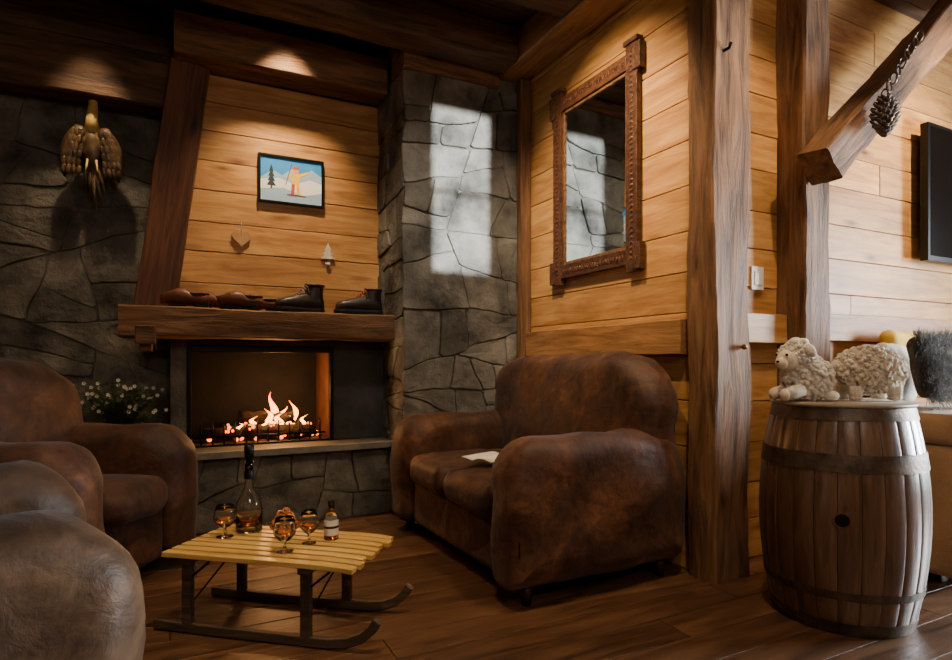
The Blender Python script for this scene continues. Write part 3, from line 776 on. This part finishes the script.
# ================================================================== ALCOVE
mb=MB()
mb.pillow(1.9,.58,.66,.06,.04,.05,tan,T(3.97,1.66,.34)); 
mb.pillow(1.9,.58,.14,.06,.06,.05,tan,T(3.97,1.63,.70,rx=90),puff=.01)
for x in (3.15,4.75):
    for y in (1.5,1.85): mb.box(x-.03,x+.03,y-.03,y+.03,0,.05,darkwood)
mb.build('upholstered_bench')
def cushion(name,mat,loc,rot,s=.4,t=.14,wr=.01,hairy=False,w=None):
    mb=MB(); w=w or s; mb.pillow(w,s,t,.05,.05,t*.48,mat,puff=.02,wr=wr)
    if hairy:
        r=random.Random(1)
        for i in range(9000):
            a=r.uniform(-1,1)*w*.5; c=r.uniform(-1,1)*s*.5; q=max(abs(a)/w,abs(c)/s)*2
            d=Vector((r.uniform(-.04,.04)+a*.16,-r.uniform(.01,.045),r.uniform(-.055,.03)+c*.16))
            p=Vector((a,-t*.5*(max(0,1-q**4))**.5-.004,c)); mb.add([tuple(p+Vector((-.003,0,0))),tuple(p+Vector((.003,0,0))),tuple(p+d)],[(0,1,2)],mat)
    return mb.build(name,loc=loc,rot=rot)
cushion('yellow_cushion',yellow,(3.80,1.93,.985),(math.radians(-8),0,math.radians(3)),.38,.10,w=.56)
cushion('grey_fur_cushion',fur,(3.39,1.57,.975),(math.radians(-14),0,math.radians(-6)),.31,.11,.02,True,w=.46)
cushion('white_cushion',cloth,(3.32,1.77,.945),(math.radians(-10),math.radians(4),math.radians(6)),.30,.07)
mb=MB(); mb.box(4.10,5.50,2.0,2.045,1.62,2.46,black); mb.box(4.125,5.475,1.998,2.0,1.65,2.44,eye); mb.box(4.35,5.2,2.045,2.10,1.85,2.2,black)
mb.build('television',bevel=.006)
mb=MB(); mb.box(-.045,.045,-.010,0,-.06,.06,white); mb.box(-.028,.028,-.015,-.010,-.035,.035,white); mb.build('light_switch',loc=(2.69,2.10,1.43),bevel=.003)
mb=MB(); mb.ball((0,-.02,0),.014,brass); mb.tube([(0,0,0),(0,-.02,0)],.006,brass,8); mb.build('post_knob',loc=(2.36,1.925,1.07))
mb=MB(); mb.tube([(0,0,0),(0,-.03,0),(0,-.04,.02)],.008,black,8); mb.build('post_hook',loc=(2.25,1.925,2.42))
mb=MB()
def link(c,ang,R=.028,rr=.005):
    M=T(*c)@T(rz=ang); mb.tube([tuple(M@Vector((R*.7*math.cos(t),0,R*math.sin(t)))) for t in [k*2*PI/12 for k in range(12)]],rr,iron,6,closed=True)
for i in range(9):
    t=i/8; link((.30-.30*t,-.02,.28-.36*t**1.1),0 if i%2 else 75)
for i in range(110):
    z=i/110; R=.055*math.sin(PI*(z*.85+.1)); a=i*2.4
    M=T(R*math.cos(a),-.02+R*math.sin(a),-.09-.19*z)@T(rz=math.degrees(a))@T(ry=-35); mb.ball((0,0,0),(.016,.011,.005),greywood,7,5,M=M)
mb.ball((0,-.02,-.17),(.032,.032,.085),greywood,12,8)
mb.build('pine_cone_on_chain',loc=(3.10,1.72,2.38))
def spotfix(name,x,y,z):
    mb=MB(); mb.lathe([(.0005,.0),(.03,.0),(.035,-.01),(.035,-.07),(.030,-.07),(.028,-.04)],black,20); mb.lathe([(.0005,-.045),(.026,-.045)],bulb,16)
    mb.build(name,loc=(x,y,z))

# ================================================================== LIGHTS
WARM=(1,.71,.42)
def spot(x,y,z,tx,ty,tz,e,ang=70,blend=.6,col=WARM,rad=.03,fix=True):
    l=bpy.data.lights.new('spot_lamp','SPOT'); l.energy=e; l.color=col; l.spot_size=math.radians(ang); l.spot_blend=blend; l.shadow_soft_size=rad
    o=bpy.data.objects.new('ceiling_spot_lamp',l); scene.collection.objects.link(o); o.location=(x,y,z)
    o.rotation_euler=(Vector((tx,ty,tz))-Vector((x,y,z))).to_track_quat('-Z','Y').to_euler()
    if fix: spotfix('ceiling_spotlight',x,y,ZC)
    return o
spot(.64,3.66,3.06,.66,4.0,1.9,165,76,1.0)
spot(-.40,3.72,3.06,-.40,4.10,1.8,75,48,1.0)
spot(1.25,2.35,3.06,2.2,2.70,2.0,265,74,1.0)
spot(2.7,1.1,3.06,2.5,2.1,1.7,100,70,.9)
spot(3.9,1.1,3.06,4.1,2.1,1.9,240,80,.9)
spot(.5,1.5,3.06,.5,2.5,0,150,58,1.0)
spot(1.6,1.3,3.06,1.7,2.4,.5,135,70,1.0)
spot(-.9,2.3,3.06,-.5,3.1,.5,80,64,1.0)
spot(1.0,2.30,3.06,1.75,3.56,1.7,95,52,1.0,col=(1,.88,.72))  # added spot and fixture, put in to brighten the stone pillar
def point(x,y,z,e,col=WARM,rad=.05,name='lamp'):
    l=bpy.data.lights.new(name,'POINT'); l.energy=e; l.color=col; l.shadow_soft_size=rad
    o=bpy.data.objects.new(name,l); scene.collection.objects.link(o); o.location=(x,y,z)
point(.64,4.12,.80,13,(1,.46,.16),.06,'fire_glow')
point(.4,-1.0,2.5,68,(1,.88,.74),.3,'added_room_fill')  # added fill light behind the camera, stands for no actual lamp
s=bpy.data.lights.new('sun','SUN'); s.energy=18; s.angle=math.radians(.6); s.color=(.88,.95,1)
o=bpy.data.objects.new('sun',s); scene.collection.objects.link(o); o.location=(1.7,-6,3)
o.rotation_euler=Vector((0,1,-math.tan(math.radians(2.6)))).to_track_quat('-Z','Y').to_euler()
a=bpy.data.lights.new('daylight','AREA'); a.energy=640; a.shape='RECTANGLE'; a.size=1.3; a.size_y=1.6; a.color=(.84,.92,1)
o=bpy.data.objects.new('window_daylight',a); scene.collection.objects.link(o); o.location=(XR+.25,.1,1.35)
o.rotation_euler=Vector((-1,0,0)).to_track_quat('-Z','Y').to_euler()
w=bpy.data.worlds.new('w'); scene.world=w; w.use_nodes=True; w.node_tree.nodes['Background'].inputs[0].default_value=(.35,.45,.6,1); w.node_tree.nodes['Background'].inputs[1].default_value=.3

# ================================================================== CAMERA
c=bpy.data.cameras.new('cam'); c.lens=22.7; c.sensor_width=36; c.shift_y=.0336; c.clip_start=.02
o=bpy.data.objects.new('camera',c); scene.collection.objects.link(o); o.location=(0,0,1.0); o.rotation_euler=(PI/2,0,math.radians(-27))
scene.camera=o
